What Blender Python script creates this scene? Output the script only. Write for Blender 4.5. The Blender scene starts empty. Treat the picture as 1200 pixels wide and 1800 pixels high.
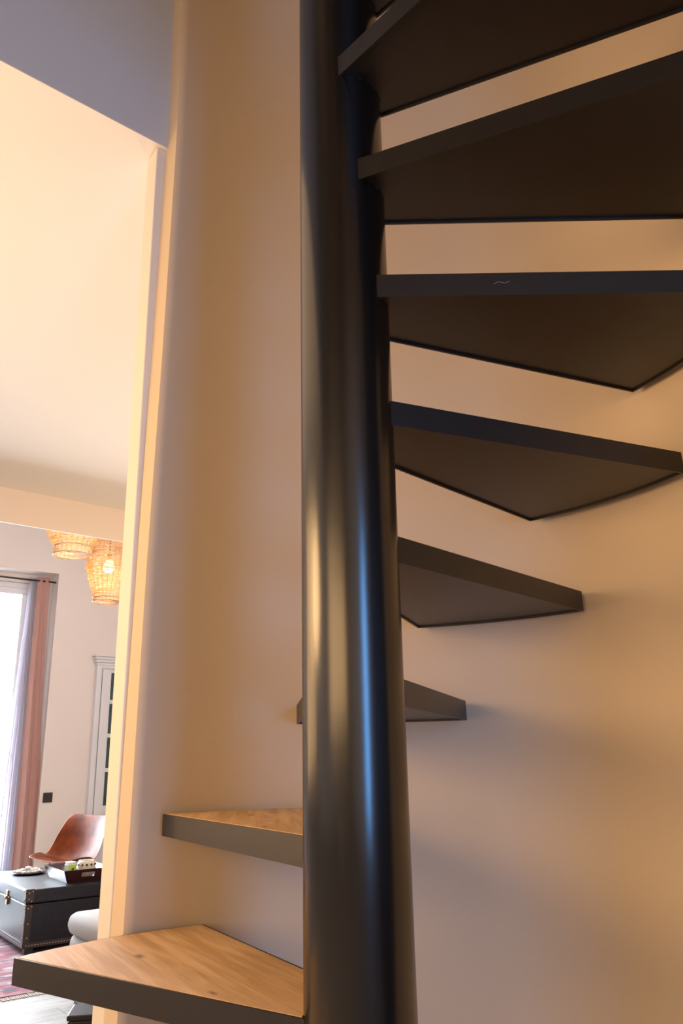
import bpy, bmesh, math, random
from mathutils import Vector, Matrix
random.seed(7)
PI = math.pi
S = bpy.context.scene
COL = S.collection

# ------------------------------------------------------------------ camera
cam_d = bpy.data.cameras.new('camera')
cam = bpy.data.objects.new('camera', cam_d); COL.objects.link(cam)
cam_d.sensor_fit = 'VERTICAL'; cam_d.sensor_height = 36; cam_d.sensor_width = 24
cam_d.lens = 1392.72 / 1800 * 36
R_, U_, F_ = (0.99969872, 0.01589954, -0.0186994), (0.02256179, -0.29523532, 0.95515814), (-0.00966586, 0.95529226, 0.2955051)
m = Matrix(((R_[0], U_[0], -F_[0], 0), (R_[1], U_[1], -F_[1], -1.09598), (R_[2], U_[2], -F_[2], 1.29721), (0, 0, 0, 1)))
cam.matrix_world = m
cam_d.clip_start = 0.02
S.camera = cam

# ------------------------------------------------------------------ frame of the flat: u along e1, v along e2
E1 = Vector((.788, .616, 0)).normalized(); E2 = Vector((-.616, .788, 0)).normalized()
GRID = math.atan2(E1.y, E1.x)
def uv(u, v, z=0.0): return E1 * u + E2 * v + Vector((0, 0, z))
FAR_V, HALL_V, LEFT_U, RIGHT_U = 8.249, -2.7, -4.0, 4.0
SOFFIT, BEAM_Z, HALL_TOP, LIV_TOP = 2.782, 2.582, 5.2, 4.15

# ------------------------------------------------------------------ light
S.view_settings.view_transform = 'Standard'; S.view_settings.look = 'None'
S.view_settings.gamma = 1; S.view_settings.use_curve_mapping = False
S.view_settings.exposure = 0.0
world = bpy.data.worlds.new('sky'); S.world = world; world.use_nodes = True
bg = world.node_tree.nodes['Background']
bg.inputs[0].default_value = (.36, .66, 1, 1); bg.inputs[1].default_value = 4.5

def area(name, loc, target, sx, sy, power, color):
    l = bpy.data.lights.new(name, 'AREA'); l.shape = 'RECTANGLE'; l.size = sx; l.size_y = sy
    l.energy = power; l.color = color
    o = bpy.data.objects.new(name, l); COL.objects.link(o); o.location = loc
    o.rotation_euler = (Vector(target) - Vector(loc)).to_track_quat('-Z', 'Y').to_euler()
    return o
def lamp(name, loc, power, color, radius):
    l = bpy.data.lights.new(name, 'POINT'); l.energy = power; l.color = color; l.shadow_soft_size = radius
    o = bpy.data.objects.new(name, l); COL.objects.link(o); o.location = loc
    return o
WARM = (1.0, .595, .26)
# daylight at the hall window behind the camera and at the living room window
area('hall_daylight', uv(-.50, HALL_V - .19, 1.25), uv(-.50, 0, 1.25), .64, 2.3, 46, (.08, .36, 1))
area('living_daylight', uv(1.1, FAR_V + .5, 1.75), uv(1.1, 0, 1.3), 1.8, 3.1, 1400, (.84, .88, .98))
# electric light under the mezzanine, plus added fills
lamp('passage_lamp', (-1.95, .35, 1.85), 14, WARM, .35)
lamp('kitchen_lamp', (.25, 2.0, 1.9), 12, WARM, .12)
lamp('soffit_fill', (-.34, 2.75, 1.5), 39, (1, .68, .40), .15)  # added fill, brightens the far soffit and the beam face
lamp('stair_fill', (-1.34, -.12, 1.74), 27, WARM, .24)  # added point fill, firms up the tread shadows on the curved wall
# added warm area fills standing in for lit rooms left of the stair
area('hall_warm_fill', uv(-2.44, -.95, 1.62), uv(0, -.95, 1.62), 1.9, 1.1, 32, WARM)
area('passage_warm_fill', (-2.35, .70, 1.65), (0, .05, 1.6), 1.4, 1.4, 20, WARM)

# ------------------------------------------------------------------ materials
MATS = {}
def mat(name, color, rough=.5, spec=.5, metal=0, noise=None, bump=0, bscale=200, coat=0):
    if name in MATS: return MATS[name]
    M = bpy.data.materials.new(name); M.use_nodes = True; nt = M.node_tree
    b = nt.nodes['Principled BSDF']
    b.inputs['Base Color'].default_value = (*color, 1); b.inputs['Roughness'].default_value = rough
    b.inputs['Specular IOR Level'].default_value = spec; b.inputs['Metallic'].default_value = metal
    if coat: b.inputs['Coat Weight'].default_value = coat; b.inputs['Coat Roughness'].default_value = .15
    tc = nt.nodes.new('ShaderNodeTexCoord')
    if noise:
        amt, sc = noise
        n = nt.nodes.new('ShaderNodeTexNoise'); n.inputs['Scale'].default_value = sc; n.inputs['Detail'].default_value = 4
        nt.links.new(tc.outputs['Object'], n.inputs['Vector'])
        r = nt.nodes.new('ShaderNodeValToRGB')
        r.color_ramp.elements[0].position = .3; r.color_ramp.elements[1].position = .7
        r.color_ramp.elements[0].color = (*[c * (1 - amt) for c in color], 1)
        r.color_ramp.elements[1].color = (*[min(1, c * (1 + amt)) for c in color], 1)
        nt.links.new(n.outputs['Fac'], r.inputs[0]); nt.links.new(r.outputs[0], b.inputs['Base Color'])
    if bump:
        n = nt.nodes.new('ShaderNodeTexNoise'); n.inputs['Scale'].default_value = bscale; n.inputs['Detail'].default_value = 3
        nt.links.new(tc.outputs['Object'], n.inputs['Vector'])
        bp = nt.nodes.new('ShaderNodeBump'); bp.inputs['Strength'].default_value = bump; bp.inputs['Distance'].default_value = .002
        nt.links.new(n.outputs['Fac'], bp.inputs['Height']); nt.links.new(bp.outputs[0], b.inputs['Normal'])
    MATS[name] = M
    return M
def emit(name, color, strength):
    M = bpy.data.materials.new(name); M.use_nodes = True; nt = M.node_tree
    b = nt.nodes['Principled BSDF']; b.inputs['Base Color'].default_value = (*color, 1)
    b.inputs['Emission Color'].default_value = (*color, 1); b.inputs['Emission Strength'].default_value = strength
    return M
def wood(name, c1, c2, scale=(1.2, 14, 14), knots=(), rough=.55):
    M = bpy.data.materials.new(name); M.use_nodes = True; nt = M.node_tree; L = nt.links.new
    b = nt.nodes['Principled BSDF']; b.inputs['Roughness'].default_value = rough
    b.inputs['Specular IOR Level'].default_value = .3
    tc = nt.nodes.new('ShaderNodeTexCoord'); mp = nt.nodes.new('ShaderNodeMapping'); mp.inputs['Scale'].default_value = scale
    L(tc.outputs['Object'], mp.inputs['Vector'])
    n1 = nt.nodes.new('ShaderNodeTexNoise'); n1.inputs['Scale'].default_value = 3; n1.inputs['Detail'].default_value = 8; n1.inputs['Distortion'].default_value = .8
    L(mp.outputs[0], n1.inputs['Vector'])
    mp2 = nt.nodes.new('ShaderNodeMapping'); mp2.inputs['Scale'].default_value = (scale[0] * 4, scale[1] * 12, scale[2] * 12)
    L(tc.outputs['Object'], mp2.inputs['Vector'])
    n2 = nt.nodes.new('ShaderNodeTexNoise'); n2.inputs['Scale'].default_value = 3; n2.inputs['Detail'].default_value = 3
    L(mp2.outputs[0], n2.inputs['Vector'])
    add = nt.nodes.new('ShaderNodeMath'); add.operation = 'MULTIPLY_ADD'; add.inputs[1].default_value = .35
    L(n2.outputs['Fac'], add.inputs[0]); L(n1.outputs['Fac'], add.inputs[2])
    r = nt.nodes.new('ShaderNodeValToRGB'); r.color_ramp.elements[0].position = .5; r.color_ramp.elements[1].position = .85
    r.color_ramp.elements[0].color = (*c1, 1); r.color_ramp.elements[1].color = (*c2, 1)
    L(add.outputs[0], r.inputs[0]); out = r.outputs[0]
    for (kx, ky, ks, kl) in knots:
        mk = nt.nodes.new('ShaderNodeMapping'); mk.inputs['Location'].default_value = (-kx / kl, -ky / ks, 0)
        mk.inputs['Scale'].default_value = (1 / kl, 1 / ks, 0)
        L(tc.outputs['Object'], mk.inputs['Vector'])
        nd = nt.nodes.new('ShaderNodeTexNoise'); nd.inputs['Scale'].default_value = 60
        L(tc.outputs['Object'], nd.inputs['Vector'])
        ln = nt.nodes.new('ShaderNodeVectorMath'); ln.operation = 'LENGTH'; L(mk.outputs[0], ln.inputs[0])
        ma = nt.nodes.new('ShaderNodeMath'); ma.operation = 'MULTIPLY_ADD'; ma.inputs[1].default_value = .7
        L(nd.outputs['Fac'], ma.inputs[0]); L(ln.outputs['Value'], ma.inputs[2])
        kr = nt.nodes.new('ShaderNodeValToRGB'); kr.color_ramp.elements[0].position = .35; kr.color_ramp.elements[1].position = 1.25 if False else 1
        kr.color_ramp.elements[0].color = (.22, .19, .16, 1); kr.color_ramp.elements[1].color = (1, 1, 1, 1)
        L(ma.outputs[0], kr.inputs[0])
        mx = nt.nodes.new('ShaderNodeMixRGB'); mx.blend_type = 'MULTIPLY'; mx.inputs[0].default_value = 1
        L(out, mx.inputs[1]); L(kr.outputs[0], mx.inputs[2]); out = mx.outputs[0]
    L(out, b.inputs['Base Color'])
    bp = nt.nodes.new('ShaderNodeBump'); bp.inputs['Strength'].default_value = .25; bp.inputs['Distance'].default_value = .001
    L(n2.outputs['Fac'], bp.inputs['Height']); L(bp.outputs[0], b.inputs['Normal'])
    return M

M_stairwall = mat('beige_wall_paint', (.64, .54, .43), .75, .2, bump=.12, bscale=260)
M_white = mat('white_wall_paint', (.86, .77, .71), .7, .25, bump=.08)
M_soffit = mat('cream_ceiling_paint', (.80, .76, .70), .8, .2)
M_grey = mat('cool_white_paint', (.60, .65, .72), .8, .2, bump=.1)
M_trim = mat('ivory_gloss_trim', (.76, .74, .71), .4, .4)
M_steel = mat('black_lacquered_steel', (.008, .0058, .004), .42, .5, noise=(.25, 30), bump=.05, bscale=120)
M_column = mat('black_satin_column_paint', (.004, .0035, .0035), .23, .5, bump=.10, bscale=16)
M_column.node_tree.nodes['Principled BSDF'].inputs['IOR'].default_value = 1.80
M_steel.node_tree.nodes['Principled BSDF'].inputs['IOR'].default_value = 1.62
M_darkwall = mat('dark_blocker_brown', (.025, .018, .014), .6, .3)  # colour of the added light-blocking wall
M_oak = wood('oiled_oak', (.56, .345, .17), (.82, .57, .33), knots=((.455, .131, .015, .036), (.192, .113, .010, .022)))
M_plank = wood('pale_floor_wood', (.24, .215, .19), (.38, .35, .315), scale=(1.0, 8, 8))

# ------------------------------------------------------------------ mesh helpers
def link(name, bm, material, parent=None, smooth=False, bevel=0):
    bmesh.ops.recalc_face_normals(bm, faces=bm.faces)
    me = bpy.data.meshes.new(name); bm.to_mesh(me); bm.free()
    if smooth:
        for p in me.polygons: p.use_smooth = True
    o = bpy.data.objects.new(name, me); COL.objects.link(o)
    for k in (material if isinstance(material, (list, tuple)) else [material]): me.materials.append(k)
    if parent: o.parent = parent
    if bevel:
        md = o.modifiers.new('bevel', 'BEVEL'); md.width = bevel; md.segments = 2; md.limit_method = 'ANGLE'
    return o
def empty(name, loc, rz=0, label=None, cat=None, group=None, parent=None):
    o = bpy.data.objects.new(name, None); COL.objects.link(o); o.location = loc; o.rotation_euler = (0, 0, rz)
    o.empty_display_size = .1
    if parent: o.parent = parent
    tag(o, label, cat, group); return o
def tag(o, label=None, cat=None, group=None):
    if label: o['label'] = label
    if cat: o['category'] = cat
    if group: o['group'] = group
    return o
def struct(o): o['kind'] = 'structure'; return o
def add_box(bm, c, s, M=None):
    vs = []
    for dx in (-.5, .5):
        for dy in (-.5, .5):
            for dz in (-.5, .5):
                v = Vector((c[0] + dx * s[0], c[1] + dy * s[1], c[2] + dz * s[2]))
                vs.append(bm.verts.new(M @ v if M else v))
    for f in ((0, 1, 3, 2), (4, 6, 7, 5), (0, 4, 5, 1), (2, 3, 7, 6), (0, 2, 6, 4), (1, 5, 7, 3)):
        bm.faces.new([vs[i] for i in f])
def bx(lo, hi):
    bm = bmesh.new(); add_box(bm, [(a + b) / 2 for a, b in zip(lo, hi)], [b - a for a, b in zip(lo, hi)]); return bm
def add_prism(bm, pts, z0, z1):
    lo = [bm.verts.new((p[0], p[1], z0)) for p in pts]; hi = [bm.verts.new((p[0], p[1], z1)) for p in pts]
    n = len(pts); bm.faces.new(hi); bm.faces.new(lo[::-1])
    for i in range(n): bm.faces.new((lo[i], lo[(i + 1) % n], hi[(i + 1) % n], hi[i]))
def add_tube(bm, pts, r, seg=10, cap=True):
    pts = [Vector(p) for p in pts]; rings = []
    rr = r if isinstance(r, (list, tuple)) else [r] * len(pts)
    for i, p in enumerate(pts):
        d = (pts[min(i + 1, len(pts) - 1)] - pts[max(i - 1, 0)]).normalized()
        a = d.orthogonal().normalized() if abs(d.z) < .9 else Vector((1, 0, 0)); a = (a - d * a.dot(d)).normalized(); b = d.cross(a)
        rings.append([bm.verts.new(p + (a * math.cos(t) + b * math.sin(t)) * rr[i]) for t in [2 * PI * k / seg for k in range(seg)]])
    for A, B in zip(rings, rings[1:]):
        for k in range(seg): bm.faces.new((A[k], A[(k + 1) % seg], B[(k + 1) % seg], B[k]))
    if cap: bm.faces.new(rings[0][::-1]); bm.faces.new(rings[-1])
def add_lathe(bm, prof, seg=32, close_top=False, close_bot=False, c=(0, 0, 0)):
    rings = [[bm.verts.new((c[0] + r * math.cos(2 * PI * k / seg), c[1] + r * math.sin(2 * PI * k / seg), c[2] + z)) for k in range(seg)] for r, z in prof]
    for A, B in zip(rings, rings[1:]):
        for k in range(seg): bm.faces.new((A[k], A[(k + 1) % seg], B[(k + 1) % seg], B[k]))
    if close_bot: bm.faces.new(rings[0][::-1])
    if close_top: bm.faces.new(rings[-1])
def grid_box(name, u0, u1, v0, v1, z0, z1, material, parent=None, bevel=0, **k):
    """box aligned to the flat's walls"""
    bm = bmesh.new(); lo = (0, 0, 0)
    add_box(bm, ((u1 - u0) / 2, (v1 - v0) / 2, (z1 - z0) / 2), (u1 - u0, v1 - v0, z1 - z0))
    o = link(name, bm, material, parent, bevel=bevel)
    o.location = uv(u0, v0, z0); o.rotation_euler = (0, 0, GRID)
    return o
def join_boxes(name, boxes, material, parent=None, bevel=0):
    """several boxes (u0,u1,v0,v1,z0,z1) of one continuous wall"""
    bm = bmesh.new()
    for (u0, u1, v0, v1, z0, z1) in boxes:
        add_box(bm, ((u0 + u1) / 2, (v0 + v1) / 2, (z0 + z1) / 2), (u1 - u0, v1 - v0, z1 - z0))
    o = link(name, bm, material, parent, bevel=bevel); o.rotation_euler = (0, 0, GRID); return o

# ------------------------------------------------------------------ room shell
sub = struct(grid_box('floor', LEFT_U, RIGHT_U, HALL_V, FAR_V, -.12, -.012, mat('floor_screed', (.20, .17, .14), .9)))
plank_len, plank_w = 1.9, .20
plank_meshes = {}
row = 0; v = 0.0
nrow = int((FAR_V - HALL_V) / plank_w)
for r in range(nrow):
    u = -(r * .71 % plank_len)
    while u < RIGHT_U - LEFT_U:
        a, b = max(u, 0), min(u + plank_len, RIGHT_U - LEFT_U)
        if b - a > .05:
            key = round(b - a, 3)
            if key not in plank_meshes:
                o = link('plank', bx((0.001, 0.0015, 0), (b - a - .001, plank_w - .0015, .012)), M_plank, sub)
                plank_meshes[key] = o.data
            else:
                o = bpy.data.objects.new('plank', plank_meshes[key]); COL.objects.link(o); o.parent = sub
            o.location = (a, r * plank_w, .108)
        u += plank_len

# curved plaster wall round the stair; its free edge wanders a little, as the plasterer left it
RW = .652
EDGE = [(0, 131.8, .058), (.856, 131.0, .0589), (1.0, 130.8, .0579), (1.677, 130.3, .0508), (2.21, 129.4, .062), (2.77, 128.8, .0625), (2.91, 128.85, .0619), (3.23, 129.25, .0654), (3.35, 129.4, .0666), (HALL_TOP, 131, .066)]
def edge_at(z):
    for (z0, a0, l0), (z1, a1, l1) in zip(EDGE, EDGE[1:]):
        if z <= z1:
            t = (z - z0) / (z1 - z0); t = t; return a0 + (a1 - a0) * t, l0 + (l1 - l0) * t
    return EDGE[-1][1:]
bm = bmesh.new(); zs = [i * .1 for i in range(53)]; NA = 72; A_END = -9.0
inner, outer, q = [], [], []
for z in zs:
    a0, L = edge_at(z)
    ri, ro = [], []
    for k in range(NA + 1):
        a = math.radians(a0 + (A_END - a0) * k / NA)
        ri.append(bm.verts.new((RW * math.cos(a), RW * math.sin(a), z)))
    P = ri[0].co; Q = P + E2 * L
    qa = math.degrees(math.atan2(Q.y, Q.x)); qr = math.hypot(Q.x, Q.y)
    for k in range(NA + 1):
        t = k / NA; a = math.radians(qa + (A_END - qa) * t); r = qr + (RW + .10 - qr) * min(1, t * 4)
        ro.append(bm.verts.new((r * math.cos(a), r * math.sin(a), z)))
    inner.append(ri); outer.append(ro)
for i in range(len(zs) - 1):
    for k in range(NA):
        f = bm.faces.new((inner[i][k], inner[i + 1][k], inner[i + 1][k + 1], inner[i][k + 1])); f.smooth = True
        f = bm.faces.new((outer[i][k], outer[i][k + 1], outer[i + 1][k + 1], outer[i + 1][k])); f.smooth = True
    bm.faces.new((inner[i][0], outer[i][0], outer[i + 1][0], inner[i + 1][0]))
    bm.faces.new((inner[i][NA], inner[i + 1][NA], outer[i + 1][NA], outer[i][NA]))
for k in range(NA):
    bm.faces.new((inner[-1][k], outer[-1][k], outer[-1][k + 1], inner[-1][k + 1]))
    bm.faces.new((inner[0][k], inner[0][k + 1], outer[0][k + 1], outer[0][k]))
struct(link('wall_stairwell', bm, M_stairwall))

# wall over the wide opening, mezzanine slab, downstand beam
QP = Vector((-.447, .541, 0)); OD = Vector((-.748 + .445, .268 - .541, 0)).normalized(); ON = Vector((OD.y, -OD.x, 0))
if ON.dot(E2) < 0: ON = -ON
def slab(name, L0, L1, d0, d1, z0, z1, material):
    pts = [QP + OD * L0 + ON * d0, QP + OD * L1 + ON * d0, QP + OD * L1 + ON * d1, QP + OD * L0 + ON * d1]
    bm = bmesh.new(); add_prism(bm, pts, z0, z1); return struct(link(name, bm, material))
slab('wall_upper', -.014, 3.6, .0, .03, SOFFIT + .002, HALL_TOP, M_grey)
slab('ceiling_mezzanine', -3.2, 3.9, .0008, 3.0, SOFFIT, SOFFIT + .22, M_soffit)
B0, B1 = Vector((-1.952, 3.073, 0)), Vector((-1.526, 3.451, 0)); BD = (B1 - B0).normalized(); BN = Vector((-BD.y, BD.x, 0))
bm = bmesh.new(); add_prism(bm, [B0 - BD * 2.6, B0 + BD * 4.4, B0 + BD * 4.4 + BN * .012, B0 - BD * 2.6 + BN * .012], BEAM_Z, LIV_TOP)
struct(link('trim_beam', bm, M_white))
# jamb board of the opening
bm = bmesh.new()
Jn = Vector((-.786, -.618, 0))
J0 = Vector((-.4650, .5415, 0))
add_prism(bm, [J0, J0 + E2 * .060, J0 + E2 * .060 - Jn * .03, J0 - Jn * .03], 0, SOFFIT)
struct(link('trim_jamb', bm, M_trim, bevel=.003))

W = .2
NU0, NU1, NZ = .02, 2.167, 3.387        # niche of the living room window
OU0, OU1, OZ0, OZ1 = .27, 1.975, .12, 3.28  # window opening
struct(join_boxes('wall_far', [
    (NU1, RIGHT_U, FAR_V, FAR_V + W + .15, 0, LIV_TOP), (LEFT_U, NU0, FAR_V, FAR_V + W + .15, 0, LIV_TOP),
    (NU0, NU1, FAR_V, FAR_V + W + .15, NZ, LIV_TOP),
    (NU0, OU0, FAR_V + W, FAR_V + W + .15, 0, NZ), (OU1, NU1, FAR_V + W, FAR_V + W + .15, 0, NZ),
    (OU0, OU1, FAR_V + W, FAR_V + W + .15, 0, OZ0), (OU0, OU1, FAR_V + W, FAR_V + W + .15, OZ1, NZ)], M_white))
struct(join_boxes('wall_left', [(LEFT_U - .15, LEFT_U, HALL_V, FAR_V + .3, 0, HALL_TOP)], M_white))
struct(join_boxes('wall_right', [(RIGHT_U, RIGHT_U + .15, HALL_V, FAR_V + .3, 0, HALL_TOP)], M_white))
HU0, HU1, HZ0, HZ1 = -.87, -.13, .1, 2.4
struct(join_boxes('wall_dark_blocker', [(.37, .45, HALL_V, -.53, 0, HALL_TOP)], M_darkwall))  # unseen wall added to darken the column's reflection and keep daylight off the stair wall
struct(join_boxes('wall_bounce', [(-2.6, -2.5, HALL_V, -.7, 0, HALL_TOP)], M_stairwall))  # unseen wall added to bounce warm light and show in the column's reflection
struct(join_boxes('wall_behind', [
    (LEFT_U, HU0, HALL_V - .2, HALL_V, 0, HALL_TOP), (HU1, RIGHT_U, HALL_V - .2, HALL_V, 0, HALL_TOP),
    (HU0, HU1, HALL_V - .2, HALL_V, 0, HZ0), (HU0, HU1, HALL_V - .2, HALL_V, HZ1, HALL_TOP)], M_stairwall))
struct(join_boxes('ceiling', [(LEFT_U, RIGHT_U, HALL_V, FAR_V + .35, HALL_TOP, HALL_TOP + .15)], M_white))
struct(join_boxes('ceiling_living', [(LEFT_U, RIGHT_U, 3.6, FAR_V + .35, LIV_TOP, LIV_TOP + .2)], M_white))

# ------------------------------------------------------------------ windows
def glass_mat():
    M = bpy.data.materials.new('window_glass'); M.use_nodes = True; nt = M.node_tree; nt.nodes.clear()
    o = nt.nodes.new('ShaderNodeOutputMaterial'); t = nt.nodes.new('ShaderNodeBsdfTransparent'); g = nt.nodes.new('ShaderNodeBsdfGlossy')
    g.inputs['Roughness'].default_value = .02; fr = nt.nodes.new('ShaderNodeFresnel'); mx = nt.nodes.new('ShaderNodeMixShader')
    t.inputs[0].default_value = (.97, .99, .98, 1)
    nt.links.new(fr.outputs[0], mx.inputs[0]); nt.links.new(t.outputs[0], mx.inputs[1]); nt.links.new(g.outputs[0], mx.inputs[2])
    nt.links.new(mx.outputs[0], o.inputs[0]); return M
M_glass = glass_mat()
M_frame = mat('white_window_gloss', (.80, .79, .82), .35, .5)
def window(name, u0, u1, v, z0, z1, leaves=2, bars=0):
    e = empty(name, uv(u0, v, z0), GRID); e['kind'] = 'structure'
    w, h = u1 - u0, z1 - z0; bm = bmesh.new(); f = .06
    for c, s in (((w / 2, 0, f / 2), (w, .08, f)), ((w / 2, 0, h - f / 2), (w, .08, f)), ((f / 2, 0, h / 2), (f, .08, h - 2 * f)), ((w - f / 2, 0, h / 2), (f, .08, h - 2 * f))):
        add_box(bm, c, s)
    link('window_frame', bm, M_frame, e, bevel=.004)
    lw = (w - 2 * f) / leaves
    for i in range(leaves):
        a = f + i * lw + .002; b = f + (i + 1) * lw - .002; s = .072; bm = bmesh.new()
        add_box(bm, ((a + b) / 2, -.02, f + s / 2 + .002), (b - a, .05, s)); add_box(bm, ((a + b) / 2, -.02, h - f - s / 2 - .002), (b - a, .05, s))
        for x in (a + s / 2, b - s / 2): add_box(bm, (x, -.02, h / 2), (s, .05, h - 2 * f - 2 * s))
        sash = link('sash', bm, M_frame, e, bevel=.006)
        link('pane', bx((a + s, -.024, f + s), (b - s, -.018, h - f - s)), M_glass, sash)
    return e
window('window_1', OU0 + .002, OU1 - .002, FAR_V + W + .06, OZ0 + .002, OZ1 - .002)
window('window_2', HU0 + .002, HU1 - .002, HALL_V - .1, HZ0 + .002, HZ1 - .002, leaves=1)

# ------------------------------------------------------------------ spiral staircase
stair = empty('spiral_staircase', (0, 0, 0), 0, 'black steel spiral staircase with wedge treads winding around a thick round column', 'staircase')
RC = .06893
bm = bmesh.new(); add_lathe(bm, [(RC, 0), (RC, 1.5), (RC, 3.0), (RC, 4.1)], 96, True, True)
c = link('column', bm, M_column, stair)
for p in c.data.polygons: p.use_smooth = len(p.vertices) == 4
bm = bmesh.new(); add_lathe(bm, [(.13, 0), (.13, .008), (.128, .010), (RC, .010)], 64, False, True); link('base_flange', bm, M_steel, stair)
TH0, STEP, AA, DA, DB, RO, TT = 2.53821, .42023, .41304, .04906, -.04844, .63495, .03878
TW = {1: (.35, -.0013, .0071), 2: (.15, -.0004, .0012), 3: (-.34, .0033, -.0049), 4: (-.21, -.0005, .0002), 5: (-.28, -.0004, -.0085), 9: (4.0, 0, 0), 6: (.03, -.001, -.0014), 7: (-.01, .0001, 0), 8: (.32, .0002, 0)}
def on_line(th, off, R):
    d = Vector((math.cos(th), math.sin(th))); n = Vector((-d.y, d.x)); return d * math.sqrt(R * R - off * off) + n * off
def outline(ro, ins):
    """wedge in the tread's own frame: x runs along the ascending edge; ins insets every edge"""
    r0, r1 = RC - .002 + (ins * .8 if ins else 0), ro - ins
    pA0, pA1 = on_line(AA, DA - ins, r0), on_line(AA, DA - ins, r1)
    pB0, pB1 = on_line(0, DB + ins, r0), on_line(0, DB + ins, r1)
    a0, a1 = math.atan2(pB1.y, pB1.x), math.atan2(pA1.y, pA1.x)
    arc = [Vector((r1 * math.cos(a0 + (a1 - a0) * k / 14), r1 * math.sin(a0 + (a1 - a0) * k / 14))) for k in range(15)]
    b0, b1 = math.atan2(pA0.y, pA0.x), math.atan2(pB0.y, pB0.x)
    rin = [Vector((r0 * math.cos(b0 + (b1 - b0) * k / 4), r0 * math.sin(b0 + (b1 - b0) * k / 4))) for k in range(5)]
    return arc + rin
def loop_faces(bm, A, B):
    for k in range(len(A)): bm.faces.new((A[k], A[(k + 1) % len(A)], B[(k + 1) % len(A)], B[k]))
for i in range(-3, 12):
    da, dz, dr = TW.get(i, (0, 0, 0)); ro = RO + dr; z = 1.0 + (i - 1) * .2 + dz
    o0, o1 = outline(ro, 0), outline(ro, .0035)
    bm = bmesh.new()
    ring = lambda pts, zz: [bm.verts.new((p.x, p.y, zz)) for p in pts]
    a = ring(o1, -.012); b = ring(o1, 0); c_ = ring(o0, 0); d = ring(o0, -TT); e_ = ring(o1, -TT); f = ring(o1, -TT + .004)
    for A, B in ((a, b), (b, c_), (c_, d), (d, e_), (e_, f)): loop_faces(bm, A, B)
    bm.faces.new(f[::-1]); bm.faces.new(a)
    t = link('tread', bm, M_steel, stair)
    t.location = (0, 0, z); t.rotation_euler = (0, 0, TH0 + math.radians(da) - STEP * i)
    bm = bmesh.new(); add_prism(bm, outline(ro, .0048), -.0115, .0006)
    w = link('oak_board', bm, M_oak, t); w['label'] = 'oiled oak board set in the black steel tray'
    if i == 6:                                                       # pale squiggle scratched on the edge of this tread
        bm = bmesh.new(); add_tube(bm, [(.2269, DB - .0002, -.0195), (.2315, DB - .0002, -.0165), (.2359, DB - .0002, -.0158), (.2400, DB - .0002, -.0175), (.2440, DB - .0002, -.0182), (.2510, DB - .0002, -.0150)], .0005, 6)
        sc = link('scratch_mark', bm, mat('pale_scratch', (.22, .21, .20), .7), t); sc['label'] = 'thin pale wavy scratch'

# ------------------------------------------------------------------ living room: curtain and rod
def far(s, v, z): return uv(2.352 + s, v, z)
bm = bmesh.new(); add_tube(bm, [far(-2.25, FAR_V + .05, 3.29), far(-.195, FAR_V + .05, 3.29)], .011, 12)
rod = tag(link('curtain_rod', bm, mat('dark_iron', (.03, .028, .03), .4), smooth=True), 'thin dark curtain rod across the top of the window niche', 'curtain rod')
def fabric(name, col, trans):
    M = bpy.data.materials.new(name); M.use_nodes = True; nt = M.node_tree; nt.nodes.clear()
    o = nt.nodes.new('ShaderNodeOutputMaterial'); d = nt.nodes.new('ShaderNodeBsdfDiffuse'); t = nt.nodes.new('ShaderNodeBsdfTranslucent'); mx = nt.nodes.new('ShaderNodeMixShader')
    tc = nt.nodes.new('ShaderNodeTexCoord'); n = nt.nodes.new('ShaderNodeTexNoise'); n.inputs['Scale'].default_value = 90
    r = nt.nodes.new('ShaderNodeValToRGB'); r.color_ramp.elements[0].color = (*[c * .9 for c in col], 1); r.color_ramp.elements[1].color = (*col, 1)
    nt.links.new(tc.outputs['Object'], n.inputs['Vector']); nt.links.new(n.outputs['Fac'], r.inputs[0])
    nt.links.new(r.outputs[0], d.inputs[0]); nt.links.new(r.outputs[0], t.inputs[0]); mx.inputs[0].default_value = trans
    nt.links.new(d.outputs[0], mx.inputs[1]); nt.links.new(t.outputs[0], mx.inputs[2]); nt.links.new(mx.outputs[0], o.inputs[0]); return M
def curtain(name, sL, sR, v0, folds, amp, material, label, z1=3.335):
    """sL, sR: (top, bottom) left and right edge along the far wall"""
    bm = bmesh.new(); NZ_, NS = 26, 70; g = []
    for j in range(NZ_ + 1):
        t = j / NZ_; z = z1 - (z1 - .02) * t; te = t * t * (3 - 2 * t)
        a, b = sL[0] + (sL[1] - sL[0]) * te, sR[0] + (sR[1] - sR[0]) * te
        row = []
        for k in range(NS + 1):
            q = k / NS; ph = q * folds * 2 * PI + .5 * math.sin(3 * t + q * 4)
            row.append(bm.verts.new(far(a + (b - a) * q + .012 * math.sin(2 * ph), v0 + amp * (.6 + .5 * t) * math.sin(ph), z)))
        g.append(row)
    for j in range(NZ_):
        for k in range(NS): bm.faces.new((g[j][k], g[j][k + 1], g[j + 1][k + 1], g[j + 1][k]))
    o = link(name, bm, material, smooth=True)
    sd = o.modifiers.new('cloth', 'SOLIDIFY'); sd.thickness = .0015
    return tag(o, label, 'curtain')
curtain('sheer_curtain', (-.47, -.58), (-.38, -.36), FAR_V + .125, 4, .028, fabric('white_sheer_voile', (.95, .93, .97), .8), 'thin whitish sheer curtain hanging at the bright window, left of the pink curtain')
curtain('pink_curtain', (-.405, -.40), (-.255, -.159), FAR_V + .040, 2.5, .030, fabric('dusty_pink_linen', (.74, .46, .40), .30), 'dusty pink floor length curtain beside the bright window')

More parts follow.
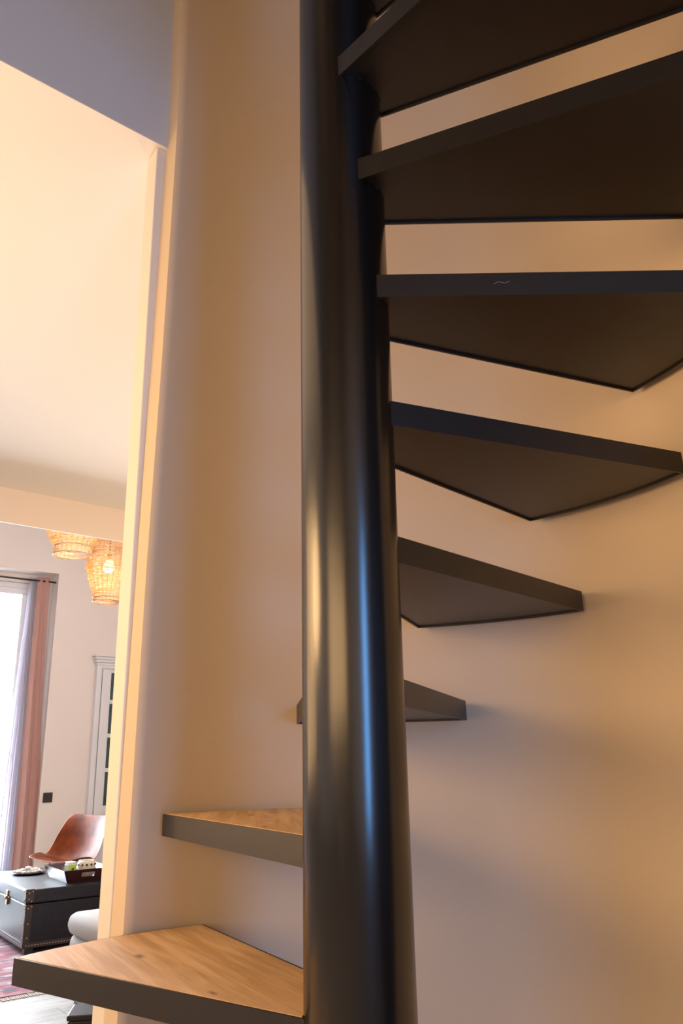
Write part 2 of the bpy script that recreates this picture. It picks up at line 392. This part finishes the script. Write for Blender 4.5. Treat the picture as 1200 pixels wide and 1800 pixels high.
# light switch
sw = empty('light_switch', far(-.099, FAR_V, .942), GRID, 'small square black light switch on the white far wall', 'switch')
M_blk = mat('black_plastic', (.02, .018, .02), .4)
link('switch_plate', bx((-.050, -.010, -.050), (.050, 0, .050)), M_blk, sw, bevel=.003)
link('rocker', bx((-.020, -.014, -.020), (.020, -.009, .020)), M_blk, sw, bevel=.002)

# white glazed cabinet
cab = empty('glazed_cabinet', far(.325, FAR_V - .002, 0), GRID, 'tall white cabinet with dark green glass panes and moulded cornice against the far wall', 'cabinet')
M_cab = mat('white_cabinet_lacquer', (.78, .77, .79), .45, .4)
CW, CD, CH = 1.16, .06, 2.365
bm = bmesh.new()
add_box(bm, (.03, -CD / 2, CH / 2), (.06, CD, CH)); add_box(bm, (CW - .03, -CD / 2, CH / 2), (.06, CD, CH))
add_box(bm, (CW / 2, -CD / 2, CH - .02), (CW - .12, CD, .04)); add_box(bm, (CW / 2, -CD / 2, .05), (CW - .12, CD, .1))
add_box(bm, (CW / 2, -.005, CH / 2), (CW - .12, .01, CH - .14))
link('cabinet_body', bm, M_cab, cab, bevel=.003)
bm = bmesh.new()
for k, (dz, ex) in enumerate(((0, .008), (.028, .022), (.062, .036), (.092, .050))):
    h = (.028, .034, .030, .022)[k]; add_box(bm, (CW / 2, -(CD + ex) / 2, CH + dz + h / 2), (CW + 2 * ex, CD + ex, h))
link('cornice', bm, M_cab, cab, bevel=.006)
M_pane = mat('dark_green_glass', (.012, .055, .045), .12, .5, noise=(.3, 8))
dw = (CW - .13) / 2
for k in range(2):
    x0 = .063 + k * (dw + .004)
    bm = bmesh.new(); st = .100
    for x in (x0 + st / 2, x0 + dw - st / 2): add_box(bm, (x, -CD - .009, 1.22), (st, .018, 2.20))
    rows = [(.20, .77), (.833, 1.188), (1.230, 1.557), (1.601, 1.930), (1.975, 2.280)]
    solid = [(.12, .20), (.77, .833), (1.188, 1.230), (1.557, 1.601), (1.930, 1.975), (2.280, 2.320)]
    for a, b in solid: add_box(bm, (x0 + dw / 2, -CD - .009, (a + b) / 2), (dw - 2 * st, .018, b - a))
    door = link('door', bm, M_cab, cab, bevel=.003)
    link('lower_panel', bx((x0 + st, -CD - .012, .20), (x0 + dw - st, -CD - .004, .77)), M_cab, door, bevel=.003)
    for a, b in rows[1:]:
        pn = link('pane', bx((x0 + st, -CD - .010, a), (x0 + dw - st, -CD - .006, b)), M_pane, door); pn['label'] = 'dark green glass pane'
    bm = bmesh.new(); add_tube(bm, [(x0 + (dw - .03 if k == 0 else .03), -CD - .018, 1.05), (x0 + (dw - .03 if k == 0 else .03), -CD - .045, 1.05)], [.008, .014], 12)
    link('knob', bm, mat('aged_brass', (.45, .30, .12), .35, metal=1), door, smooth=True)

# ------------------------------------------------------------------ woven pendants
def weave_mat():
    M = bpy.data.materials.new('woven_raffia'); M.use_nodes = True; nt = M.node_tree; nt.nodes.clear(); L = nt.links.new
    o = nt.nodes.new('ShaderNodeOutputMaterial'); d = nt.nodes.new('ShaderNodeBsdfDiffuse'); t = nt.nodes.new('ShaderNodeBsdfTranslucent')
    d.inputs[0].default_value = (.46, .27, .13, 1); t.inputs[0].default_value = (.52, .32, .17, 1)
    mx = nt.nodes.new('ShaderNodeMixShader'); mx.inputs[0].default_value = .45; L(d.outputs[0], mx.inputs[1]); L(t.outputs[0], mx.inputs[2])
    tr = nt.nodes.new('ShaderNodeBsdfTransparent'); mz = nt.nodes.new('ShaderNodeMixShader')
    tc = nt.nodes.new('ShaderNodeTexCoord'); mp = nt.nodes.new('ShaderNodeMapping'); mp.inputs['Scale'].default_value = (12, 12, 240)
    n = nt.nodes.new('ShaderNodeTexNoise'); n.inputs['Scale'].default_value = 1; n.inputs['Detail'].default_value = 2
    r = nt.nodes.new('ShaderNodeValToRGB'); r.color_ramp.elements[0].position = .42; r.color_ramp.elements[1].position = .5
    L(tc.outputs['Object'], mp.inputs[0]); L(mp.outputs[0], n.inputs['Vector']); L(n.outputs['Fac'], r.inputs[0]); L(r.outputs[0], mz.inputs[0])
    L(tr.outputs[0], mz.inputs[1]); L(mx.outputs[0], mz.inputs[2]); L(mz.outputs[0], o.inputs[0]); return M
M_weave = weave_mat()
M_ring = mat('raffia_cord', (.50, .33, .18), .8)
M_brass = mat('aged_brass', (.45, .30, .12), .35, metal=1)
M_bulb = emit('glowing_filament_bulb', (1, .55, .18), 9)
def pendant(loc, prof, bulb_dz, label, lean=0):
    e = empty('pendant_lamp', loc, lean, label, 'pendant lamp', 'woven pendant lamps in the living room')
    fine = []
    for (r0, z0), (r1, z1) in zip(prof, prof[1:]):
        n = 6
        for k in range(n):
            t = k / n; fine.append((r0 + (r1 - r0) * t + .004 * math.sin(k * 2.1), z0 + (z1 - z0) * t))
    fine.append(prof[-1])
    bm = bmesh.new(); add_lathe(bm, fine, 48); link('shade', bm, M_weave, e, smooth=True)
    bm = bmesh.new()
    for r, z in (prof[0], prof[1], prof[-2], prof[-1]): add_tube(bm, [(r * math.cos(k * PI / 20), r * math.sin(k * PI / 20), z) for k in range(41)], .0045, 6, False)
    for k in range(24):
        a = 2 * PI * k / 24
        add_tube(bm, [(r * math.cos(a), r * math.sin(a), z) for r, z in prof], .0016, 5, False)
    link('shade_ribs', bm, M_ring, e, smooth=True)
    top = LIV_TOP - loc[2]
    bm = bmesh.new(); add_tube(bm, [(0, 0, top), (0, 0, bulb_dz + .10)], .003, 8); link('cord', bm, M_blk, e)
    bm = bmesh.new(); add_lathe(bm, [(.012, bulb_dz + .105), (.018, bulb_dz + .10), (.018, bulb_dz + .055), (.014, bulb_dz + .05)], 16, True, True)
    link('socket', bm, M_brass, e, smooth=True)
    bm = bmesh.new(); add_lathe(bm, [(.014, bulb_dz + .052), (.030, bulb_dz + .03), (.045, bulb_dz - .005), (.045, bulb_dz - .025), (.030, bulb_dz - .052), (.006, bulb_dz - .062)], 20, True, True)
    b = link('bulb', bm, M_bulb, e, smooth=True); b['label'] = 'lit filament globe bulb'
    bm = bmesh.new(); add_lathe(bm, [(.05, top - .03), (.05, top)], 20, True, True); link('ceiling_rose', bm, M_blk, e)
    return e
pendant((-1.945, 5.105, 2.785), [(.05, .245), (.12, .232), (.165, .15), (.155, .10), (.172, .05), (.182, .0), (.165, -.04), (.158, -.085), (.140, -.13), (.128, -.18), (.108, -.215), (.105, -.245), (.108, -.275)], .02,
        'woven pendant lamp hanging lower and further right, its lit bulb showing through')
pendant((-2.045, 4.545, 2.99), [(.08, .22), (.20, .19), (.235, .10), (.225, .02), (.20, -.05), (.18, -.09), (.165, -.11), (.168, -.13), (.14, -.16), (.134, -.175), (.136, -.235)], .05,
        'woven pendant lamp hanging higher and further left, top cut off by the beam')
lamp('pendant_light_near', (-1.945, 5.105, 2.70), 4, WARM, .05)
lamp('pendant_light_far', (-2.045, 4.545, 2.95), 4, WARM, .05)

# ------------------------------------------------------------------ trunk
TA = math.radians(36.5)
tr = empty('storage_trunk', (-2.354, 5.069, .0105), TA, 'large black leather travel trunk with brass studs used as coffee table', 'trunk')
M_lea = mat('black_trunk_leather', (.012, .012, .017), .36, .32, noise=(.3, 25), bump=.3, bscale=90)
M_edge = mat('dark_trunk_edging', (.030, .022, .020), .45, .5)
TL, TD, THH = .76, 1.24, .421
link('trunk_body', bx((.0, .0, .045), (TL, TD, .325)), M_lea, tr, bevel=.008)
link('lid', bx((-.006, -.006, .328), (TL + .006, TD + .006, THH)), M_lea, tr, bevel=.010)
for x in (0, TL):
    for y in (0, TD):
        bm = bmesh.new()
        sx, sy = (1 if x == 0 else -1), (1 if y == 0 else -1)
        add_box(bm, (x + sx * .018, y - sy * .003, .185), (.045, .005, .28)); add_box(bm, (x - sx * .003, y + sy * .018, .185), (.005, .045, .28))
        add_box(bm, (x + sx * .018, y - sy * .009, .384), (.055, .004, .085)); add_box(bm, (x - sx * .009, y + sy * .018, .384), (.004, .055, .085))
        link('corner_strap', bm, M_edge, tr, bevel=.001)
bm = bmesh.new(); add_box(bm, (TL / 2, -.003, .062), (TL, .006, .034)); add_box(bm, (-.003, TD / 2, .062), (.006, TD, .034)); link('bottom_band', bm, M_edge, tr)
bm = bmesh.new()
for k in range(63): add_box(bm, (-.0065, .02 + k * .019, .062), (.0015, .010, .004))
for k in range(35): add_box(bm, (.02 + k * .0205, -.0065, .062), (.010, .0015, .004))
s_ = link('stitching', bm, mat('pale_thread', (.45, .42, .40), .8), tr); s_['kind'] = 'stuff'
stud0 = None
for (x, z) in ((.012, .40), (.036, .41), (.012, .36), (.030, .345), (.012, .300), (.036, .31), (.020, .20), (.020, .11)):
    for side in (0, 1):
        if stud0 is None:
            bm = bmesh.new(); add_lathe(bm, [(.006, 0), (.005, .003), (.001, .0045)], 10, True, True); stud0 = link('brass_stud', bm, M_brass, tr, smooth=True); o = stud0
        else: o = stud0.copy(); COL.objects.link(o); o.parent = tr
        off = .011 if z > .335 else .0055
        if side == 0: o.location = (x, -off, z); o.rotation_euler = (PI / 2, 0, 0)
        else: o.location = (-off, x, z); o.rotation_euler = (0, -PI / 2, 0)
for y in (.50, .98):
    l = link('latch', bx((-.014, y - .022, .27), (-.004, y + .022, .37)), M_brass, tr, bevel=.003)
    bm = bmesh.new(); add_lathe(bm, [(.011, 0), (.011, .008), (.006, .012)], 14, True, True)
    kn = link('latch_knob', bm, M_brass, l, smooth=True); kn.location = (-.014, y, .318); kn.rotation_euler = (0, -PI / 2, 0)
for x in (.05, TL - .05):
    for y in (.05, TD - .05): link('foot', bx((x - .03, y - .03, 0), (x + .03, y + .03, .045)), M_blk, tr, bevel=.003)

def on_trunk(name, x, y, rz, label, cat, group=None): 
    p = Vector((-2.354, 5.069, .0110)) + Matrix.Rotation(TA, 3, 'Z') @ Vector((x, y, THH))
    return empty(name, p, TA + rz, label, cat, group)
# tray (outward sloping sides, handle cut-outs)
ty = on_trunk('serving_tray', .470, .355, 0, 'dark wooden serving tray with sloping sides and handle hole on the trunk', 'tray')
M_tray = mat('dark_stained_tray', (.045, .012, .012), .3, .5, coat=.3)
hx, hy, zt_, sp = .15, .22, .090, .040
def tray_wall(kind):
    bm = bmesh.new(); T = .010
    if kind in ('front', 'back'):
        s = -1 if kind == 'front' else 1
        def P(x, t, o): return Vector((x + (sp * t if x > 0 else -sp * t), s * (hy + sp * t + o), .0 + zt_ * t))
        xs = [-hx, -.05, .05, hx]; ts = [0, .40, .75, 1]
    else:
        s = -1 if kind == 'left' else 1
        def P(x, t, o): return Vector((s * (hx + sp * t + o), x + (sp * t if x > 0 else -sp * t), zt_ * t))
        xs = [-hy, -.04, .04, hy]; ts = [0, .40, .75, 1]
    hole = kind in ('front', 'back')
    def sx(x, t): return x
    V = {}
    for a, x in enumerate(xs):
        for b, t in enumerate(ts):
            for c_, o in ((0, 0), (1, -T)):
                q = P(x, t, o)
                if a in (1, 2):
                    q2 = P(abs(x) * (1 if x > 0 else -1), t, o)
                    if hole: q.x = x * 1.0
                    else: q.y = x * 1.0
                V[a, b, c_] = bm.verts.new(q)
    for a in range(3):
        for b in range(3):
            if hole and a == 1 and b == 1:
                for (i0, j0), (i1, j1) in (((1, 1), (2, 1)), ((2, 1), (2, 2)), ((2, 2), (1, 2)), ((1, 2), (1, 1))):
                    bm.faces.new((V[i0, j0, 0], V[i1, j1, 0], V[i1, j1, 1], V[i0, j0, 1]))
                continue
            bm.faces.new((V[a, b, 0], V[a + 1, b, 0], V[a + 1, b + 1, 0], V[a, b + 1, 0]))
            bm.faces.new((V[a, b, 1], V[a, b + 1, 1], V[a + 1, b + 1, 1], V[a + 1, b, 1]))
    for a in range(3):
        for b in (0, 3): bm.faces.new((V[a, b, 0], V[a + 1, b, 0], V[a + 1, b, 1], V[a, b, 1]))
    for b in range(3):
        for a in (0, 3): bm.faces.new((V[a, b, 0], V[a, b + 1, 0], V[a, b + 1, 1], V[a, b, 1]))
    return bm
link('tray_base', bx((-hx, -hy, 0), (hx, hy, .009)), M_tray, ty)
for k in ('front', 'back', 'left', 'right'): link('tray_side', tray_wall(k), M_tray, ty)
# things in the tray
jar = on_trunk('square_jar', .372, .24, .2, 'small square jar with bright green label standing in the tray', 'jar')
jar.location.z += .0095
link('jar_body', bx((-.034, -.034, 0), (.034, .034, .112)), mat('pale_jar_glass', (.55, .60, .42), .2), jar, bevel=.006)
link('green_label', bx((-.027, -.0355, .030), (.027, -.0335, .105)), mat('lime_label', (.48, .62, .05), .5), jar)
link('label_mark', bx((-.011, -.0364, .062), (.011, -.0352, .086)), mat('dark_green_ink', (.06, .16, .03), .5), jar)
link('jar_lid', bx((-.030, -.030, .112), (.030, .030, .128)), M_cab, jar, bevel=.004)
cup = on_trunk('patterned_bowl', .500, .26, 0, 'round pale bowl with dark dotted pattern inside the tray', 'bowl'); cup.location.z += .0095
bm = bmesh.new(); add_lathe(bm, [(.034, 0), (.060, .025), (.072, .065), (.068, .105), (.056, .128), (.048, .125), (.058, .08), (.045, .025)], 28, True, True)
link('bowl_body', bm, mat('cream_ceramic', (.62, .56, .46), .4), cup, smooth=True)
bm = bmesh.new()
for k in range(12):
    a = 2 * PI * k / 12
    for z, r in ((.062, .0700), (.098, .0675)): 
        aa = a + (0 if z < .08 else .26); add_box(bm, (r * math.cos(aa), r * math.sin(aa), z), (.016, .016, .015))
d_ = link('dots', bm, mat('dark_glaze', (.04, .03, .03), .4), cup, bevel=.004); d_['label'] = 'dark dotted pattern'; d_['kind'] = 'stuff'
# dish of shells
dish = on_trunk('plate', .245, .90, 0, 'flat dark plate carrying a heap of white shells on the trunk', 'plate')
dx, dy = .03, .55
bm = bmesh.new(); add_lathe(bm, [(.06, 0), (.11, .004), (.135, .014), (.132, .018), (.10, .009), (.0, .008)], 36, False, True); link('plate_rim', bm, mat('dark_pewter', (.05, .035, .035), .35, .5), dish, smooth=True)
M_shell = mat('pearly_shell', (.75, .70, .66), .25, .5, noise=(.3, 40))
base = None
for k in range(26):
    r = .10 * math.sqrt((k + .5) / 26); a = k * 2.4
    bm = bmesh.new(); 
    if base is None:
        bmesh.ops.create_icosphere(bm, subdivisions=2, radius=.017)
        for v_ in bm.verts: v_.co.z *= .62; v_.co.x *= 1.25; v_.co *= 1 + .10 * math.sin(v_.co.x * 400)
        o = link('white_shell', bm, M_shell, smooth=True); base = o
    else: bm.free(); o = base.copy(); COL.objects.link(o)
    h = THH + .020 + .013 * (1 if r < .06 else 0) + (.012 if r < .035 else 0)
    o.location = dish.location + Vector((r * math.cos(a), r * math.sin(a), h - THH)); o.rotation_euler = (random.uniform(-.4, .4), random.uniform(-.4, .4), random.uniform(0, 6))
    tag(o, 'small pearly white shell in the heap on the dark plate', 'shell', 'white shells on the plate')

# ------------------------------------------------------------------ leather chair
ch = empty('leather_chair', (-2.70, 6.86, 0), 0, 'worn cognac brown leather shell chair behind the black trunk', 'chair')
M_cog = mat('cognac_leather', (.19, .042, .010), .46, .12, noise=(.45, 9), bump=.5, bscale=14)
Fd = Vector((-.60, -.80, 0)).normalized(); Sd = Vector((-Fd.y, Fd.x, 0))     # facing, sideways
rows = [(.24, .445, .33, .03), (.17, .425, .37, .05), (.05, .405, .39, .07), (-.06, .41, .39, .085), (-.14, .47, .38, .10), (-.17, .57, .37, .09), (-.19, .66, .355, .07), (-.205, .765, .335, .04), (-.21, .815, .315, .02)]
bm = bmesh.new(); g = []
for (f_, z, hw, curl) in rows:
    r = []
    for k in range(13):
        q = (k - 6) / 6; n = Vector((0, 0, 1)) if f_ > 0 else (Fd * .9 + Vector((0, 0, .35)))
        p = Fd * f_ + Sd * (hw * q + .07) + Vector((0, 0, z)) + n * (curl * abs(q) ** 2.2 * (1.3 if f_ < .2 else .7))
        if abs(q) == 1 and z in (.815,): p.z -= .015
        r.append(bm.verts.new(p))
    g.append(r)
for a in range(len(g) - 1):
    for k in range(12): bm.faces.new((g[a][k], g[a][k + 1], g[a + 1][k + 1], g[a + 1][k]))
o = link('leather_shell', bm, M_cog, ch, smooth=True)
sd = o.modifiers.new('thick', 'SOLIDIFY'); sd.thickness = .010; sd.offset = 0; ss = o.modifiers.new('sub', 'SUBSURF'); ss.levels = 2; ss.render_levels = 2
M_leg = mat('black_iron_leg', (.02, .02, .02), .4)
for a in (-1, 1):
    for b in (-1, 1):
        bm = bmesh.new(); add_tube(bm, [Fd * (.00 + .10 * b) + Sd * (.18 * a + .07) + Vector((0, 0, .405)), Fd * (.0 + .20 * b) + Sd * (.27 * a + .07) + Vector((0, 0, .0))], .009, 10); link('leg', bm, M_leg, ch, smooth=True)

# ------------------------------------------------------------------ ottoman
ot = empty('upholstered_ottoman', (-1.253, 3.38, 0), math.radians(38), 'light grey fabric ottoman with rounded cushion in front of the trunk', 'ottoman')
M_otto = mat('light_grey_upholstery', (.44, .42, .42), .9, .2, bump=.3, bscale=300)
def soft_box(x0, y0, z0, x1, y1, z1, rad):
    bm = bmesh.new(); add_box(bm, ((x0 + x1) / 2, (y0 + y1) / 2, (z0 + z1) / 2), (x1 - x0, y1 - y0, z1 - z0))
    bmesh.ops.bevel(bm, geom=bm.edges[:] + bm.verts[:], offset=rad, segments=5, profile=.5, affect='EDGES'); return bm
link('ottoman_base', soft_box(.015, .015, .03, .885, .685, .365, .045), M_otto, ot, smooth=True)
for k in range(2):
    bm = soft_box(.0 + k * .45, 0, .355, .45 + k * .45, .70, .47, .05)
    for v_ in bm.verts:
        if v_.co.z > .42: v_.co.z += .035 * max(0, 1 - ((v_.co.x - .225 - .45 * k) / .24) ** 2) * max(0, 1 - ((v_.co.y - .35) / .37) ** 2)
    link('cushion', bm, M_otto, ot, smooth=True)
for x in (.08, .82):
    for y in (.08, .62):
        link('foot', bx((x - .02, y - .02, 0), (x + .02, y + .02, .035)), M_blk, ot)

# ------------------------------------------------------------------ rug, low box, skirting block
def rug_mat():
    M = bpy.data.materials.new('kilim_weave'); M.use_nodes = True; nt = M.node_tree; L = nt.links.new
    b = nt.nodes['Principled BSDF']; b.inputs['Roughness'].default_value = .95
    tc = nt.nodes.new('ShaderNodeTexCoord'); mp = nt.nodes.new('ShaderNodeMapping'); mp.inputs['Scale'].default_value = (9, 22, 1)
    v1 = nt.nodes.new('ShaderNodeTexVoronoi'); v1.distance = 'MANHATTAN'; v1.inputs['Scale'].default_value = 1.1; v1.inputs['Randomness'].default_value = .55
    L(tc.outputs['Object'], mp.inputs[0]); L(mp.outputs[0], v1.inputs['Vector'])
    r = nt.nodes.new('ShaderNodeValToRGB'); r.color_ramp.interpolation = 'CONSTANT'
    sep = nt.nodes.new('ShaderNodeSeparateColor'); L(v1.outputs['Color'], sep.inputs[0]); L(sep.outputs[0], r.inputs[0])
    cols = [(0, (.17, .018, .035)), (.25, (.28, .23, .23)), (.42, (.21, .035, .07)), (.6, (.05, .03, .05)), (.72, (.26, .10, .13)), (.88, (.20, .15, .17))]
    r.color_ramp.elements[0].color = (*cols[0][1], 1); r.color_ramp.elements[1].position = .25; r.color_ramp.elements[1].color = (*cols[1][1], 1)
    for p, c in cols[2:]: e = r.color_ramp.elements.new(p); e.color = (*c, 1)
    L(r.outputs[0], b.inputs['Base Color']); return M
rug = empty('kilim_rug', (-2.87, 3.36, .0), math.radians(38), 'faded red and pink patterned kilim rug with fringe under the trunk', 'rug')
link('rug_field', bx((-.5, .06, 0), (2.6, 2.12, .010)), rug_mat(), rug)
bm = bmesh.new()
for k in range(300):
    x = -.5 + 3.1 * (k + .5) / 300; add_box(bm, (x + random.uniform(-.002, .002), .03, .004), (.005, .07, .005))
fr = link('fringe', bm, mat('cream_fringe', (.55, .50, .44), .9), rug); fr['kind'] = 'stuff'

bxo = empty('low_black_box', (-1.133, 2.396, 0), math.radians(9), 'low black box standing on the floor behind the lowest visible tread', 'box')
link('box_body', bx((0, 0, 0), (.30, .155, .338)), M_lea, bxo, bevel=.004)
link('box_lid', bx((-.004, -.004, .340), (.304, .159, .360)), M_lea, bxo, bevel=.004)
